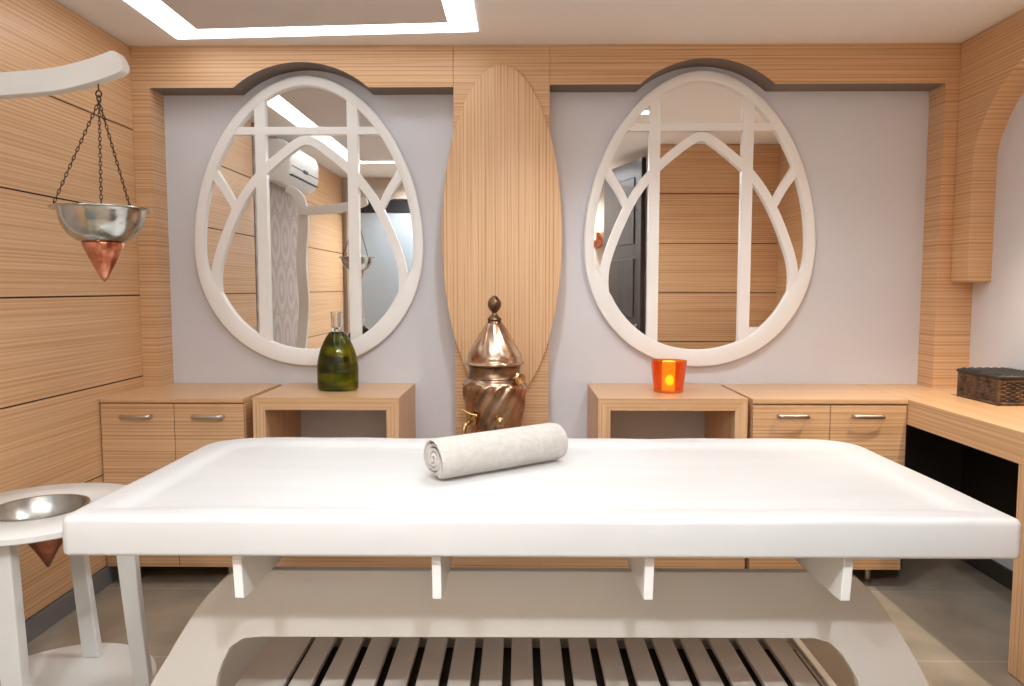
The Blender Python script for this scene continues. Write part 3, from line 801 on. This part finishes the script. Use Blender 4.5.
# ------------------------------------------------------------------ candle holder
CX, CY = .701, 3.385
t = thing('candle_holder', (CX, CY, HD + .002), 'orange glass candle holder glowing on the right open console', 'candle holder')
OG = mat('orange_frosted_glass', rgb(252, 140, 50), .1, 0, .5); bsdf(OG).inputs['Transmission Weight'].default_value = .85
nt = OG.node_tree
zc = HD + .0025
b = MB(); b.lathe([(0, 0), (.066, 0), (.069, .004), (.072, .04), (.078, .09), (.0845, .147), (.0815, .1475), (.075, .09), (.069, .04), (.065, .012), (0, .012)], (CX, CY, zc), 64)
b.build('glass', OG, t, smooth=50)
WAX = emis('glowing_wax', (1, .42, .03, 1), 1.6)
b = MB(); b.lathe([(0, .0125), (.030, .0125), (.030, .142), (.026, .144), (0, .143)], (CX, CY, zc), 32); b.build('candle', WAX, t, smooth=40)
b = MB(); b.lathe([(0, .030), (.012, .034), (.020, .046), (.021, .058), (.016, .072), (.007, .086), (0, .090)], (CX, CY - .022, zc), 20)
b.build('flame', emis('flame', (1, .74, .06, 1), 3.2), t, smooth=60)

# ------------------------------------------------------------------ wicker box
WX0, WX1, WY0, WY1, WZ = 1.988, 2.198, 2.99, 3.268, HD + .001
t = thing('wicker_box', ((WX0 + WX1) / 2, (WY0 + WY1) / 2, WZ), 'dark brown lidded wicker box standing on the desk at right', 'box')
WK = noisy(mat('brown_wicker', rgb(84, 60, 44), .5), rgb(58, 42, 34), rgb(112, 82, 58), 30)
WKD = noisy(mat('black_wicker', rgb(40, 36, 36), .5), rgb(30, 27, 27), rgb(56, 50, 48), 30)
MB().box(WX0 + .008, WX1 - .008, WY0 + .008, WY1 - .008, WZ, WZ + .108).build('inner_box', BLACK, t)
def weave(name, faces, m, rows_n, z0, z1, rad=.0042):
    b = MB()
    for (ax_, c, u0, u1, sgn) in faces:
        stakes = max(4, int((u1 - u0) / .019))
        for r in range(rows_n):
            z = z0 + (z1 - z0) * (r + .5) / rows_n; pts = []
            for k in range(stakes * 4 + 1):
                u = u0 + (u1 - u0) * k / (stakes * 4); off = .0035 * cos(pi * k / 4 + (pi if r % 2 else 0)) * sgn
                pts.append((c + off, u, z) if ax_ == 'x' else (u, c + off, z))
            b.tube(pts, rad, n=6, flat=.7)
        for k in range(stakes + 1):
            u = u0 + (u1 - u0) * k / stakes
            b.tube([(c, u, z0), (c, u, z1)] if ax_ == 'x' else [(u, c, z0), (u, c, z1)], .003, n=6)
    return b.build(name, m, t, smooth=60)
F = [('x', WX0 + .006, WY0 + .006, WY1 - .006, -1), ('x', WX1 - .006, WY0 + .006, WY1 - .006, 1), ('y', WY0 + .006, WX0 + .006, WX1 - .006, -1), ('y', WY1 - .006, WX0 + .006, WX1 - .006, 1)]
weave('woven_side', F, WK, 10, WZ + .014, WZ + .100)
b = MB()
for z in (WZ + .007, WZ + .103):
    b.tube([(WX0 + .003, WY0 + .003, z), (WX0 + .003, WY1 - .003, z), (WX1 - .003, WY1 - .003, z), (WX1 - .003, WY0 + .003, z)], .0068, n=8, closed=True)
for x in (WX0 + .004, WX1 - .004):
    for y in (WY0 + .004, WY1 - .004): b.tube([(x, y, WZ), (x, y, WZ + .108)], .0085, n=10)
b.build('rim', WK, t, smooth=60)
b = MB(); LZ = WZ + .112
b.box(WX0 + .004, WX1 - .004, WY0 + .004, WY1 - .004, LZ, LZ + .010)
nr = 22
for r in range(nr):
    y = WY0 + .006 + (WY1 - WY0 - .012) * (r + .5) / nr; pts = []
    for k in range(49):
        x = WX0 + (WX1 - WX0) * k / 48; pts.append((x, y, LZ + .0125 + .0028 * cos(pi * k / 4 + (pi if r % 2 else 0))))
    b.tube(pts, .0055, n=6, flat=.8)
b.tube([(WX0, WY0, LZ + .006), (WX0, WY1, LZ + .006), (WX1, WY1, LZ + .006), (WX1, WY0, LZ + .006)], .009, n=8, closed=True)
b.build('lid', WKD, t, smooth=60)

# ------------------------------------------------------------------ things seen only in the mirrors
t = thing('air_conditioner', (XL, 1.67, 2.13), 'white wall air conditioner reflected in the left mirror', 'air conditioner')
AC = mat('white_ac_plastic', rgb(232, 230, 228), .3)
b = MB(); P = [(0, 2.14), (.12, 2.12), (.175, 2.16), (.20, 2.22), (.205, 2.34), (.185, 2.41), (.14, 2.435), (0, 2.435)]
P = [(XL + .0025 + u, z) for u, z in P]
V = b.grid([[(x, y, z) for x, z in P] for y in (1.28, 2.02)], None, cu=True); b.cap(V[0]); b.cap(list(reversed(V[1]))); b.build('body', AC, t, bevel=.012, bseg=4, smooth=40)
b = MB(); b.box(XL + .135, XL + .21, 1.31, 1.99, 2.178, 2.184, None, .001, 1); b.box(XL + .190, XL + .2085, 1.31, 1.99, 2.245, 2.249); b.build('air_slot', BLACK, t)
b = MB(); b.box(XL + .2, XL + .213, 1.60, 1.70, 2.235, 2.26, None, .004); b.build('badge', mat('grey_badge', rgb(60, 75, 72), .4), t)
# copper wall lamp on the brown side
t = thing('wall_lamp', (.62, YB, 1.75), 'copper wall lamp glowing beside the dark door, reflected in the right mirror', 'wall lamp')
sxp, syp = .80, YB + .09
b = MB(); b.lathe(spline([(.012, 1.76), (.05, 1.79), (.07, 1.83), (.062, 1.87), (.04, 1.90), (.032, 1.93)], 4), (sxp, syp, 0), 32, fn=lambda a, z: 1 + .05 * sin(8 * a)); b.build('copper_cup', COPPER, t, smooth=60)
b = MB(); b.lathe(spline([(.03, 1.925), (.042, 1.96), (.040, 2.0), (.022, 2.05), (.008, 2.10), (.002, 2.13)], 4), (sxp, syp, 0), 32); b.build('glowing_shade', emis('lamp_shade_glow', (1, .62, .34, 1), 2.2), t, smooth=60)
b = MB(); b.tube([(sxp, YB - .002, 1.83), (sxp, YB + .03, 1.83)], .012, n=10); b.build('bracket', COPPER, t, smooth=60)
# white washbasin bowl on the near end of the desk
t = MB(); WBX, WBY = 1.905, 1.66
t.lathe(spline([(.07, 0), (.11, .01), (.155, .06), (.180, .13), (.185, .175)], 4) + spline([(.177, .176), (.170, .13), (.145, .065), (.08, .02), (0.001, .014)], 4), (WBX, WBY, HD + .001), 64)
o = t.build('wash_bowl', WHITE, smooth=60); tag(o, 'round white wash bowl on the near end of the desk, reflected in the right mirror', 'bowl')

# ------------------------------------------------------------------ camera, world, view
cam = bpy.data.cameras.new('camera'); co = bpy.data.objects.new('camera', cam); COL.objects.link(co)
cam.sensor_width = 36; cam.lens = 720 / 1024 * 36; cam.clip_start = .02
co.location = (0, 0, 1.3464); co.rotation_euler = (pi / 2 - .0758, 0, .0112)
S.camera = co
# faint even white background outside the closed room
w = bpy.data.worlds.new('world'); S.world = w; w.use_nodes = True
w.node_tree.nodes['Background'].inputs[0].default_value = (1, 1, 1, 1); w.node_tree.nodes['Background'].inputs[1].default_value = .05
S.view_settings.view_transform = 'Standard'; S.view_settings.look = 'None'
S.view_settings.exposure = 0.88; S.view_settings.gamma = 1; S.view_settings.use_curve_mapping = False
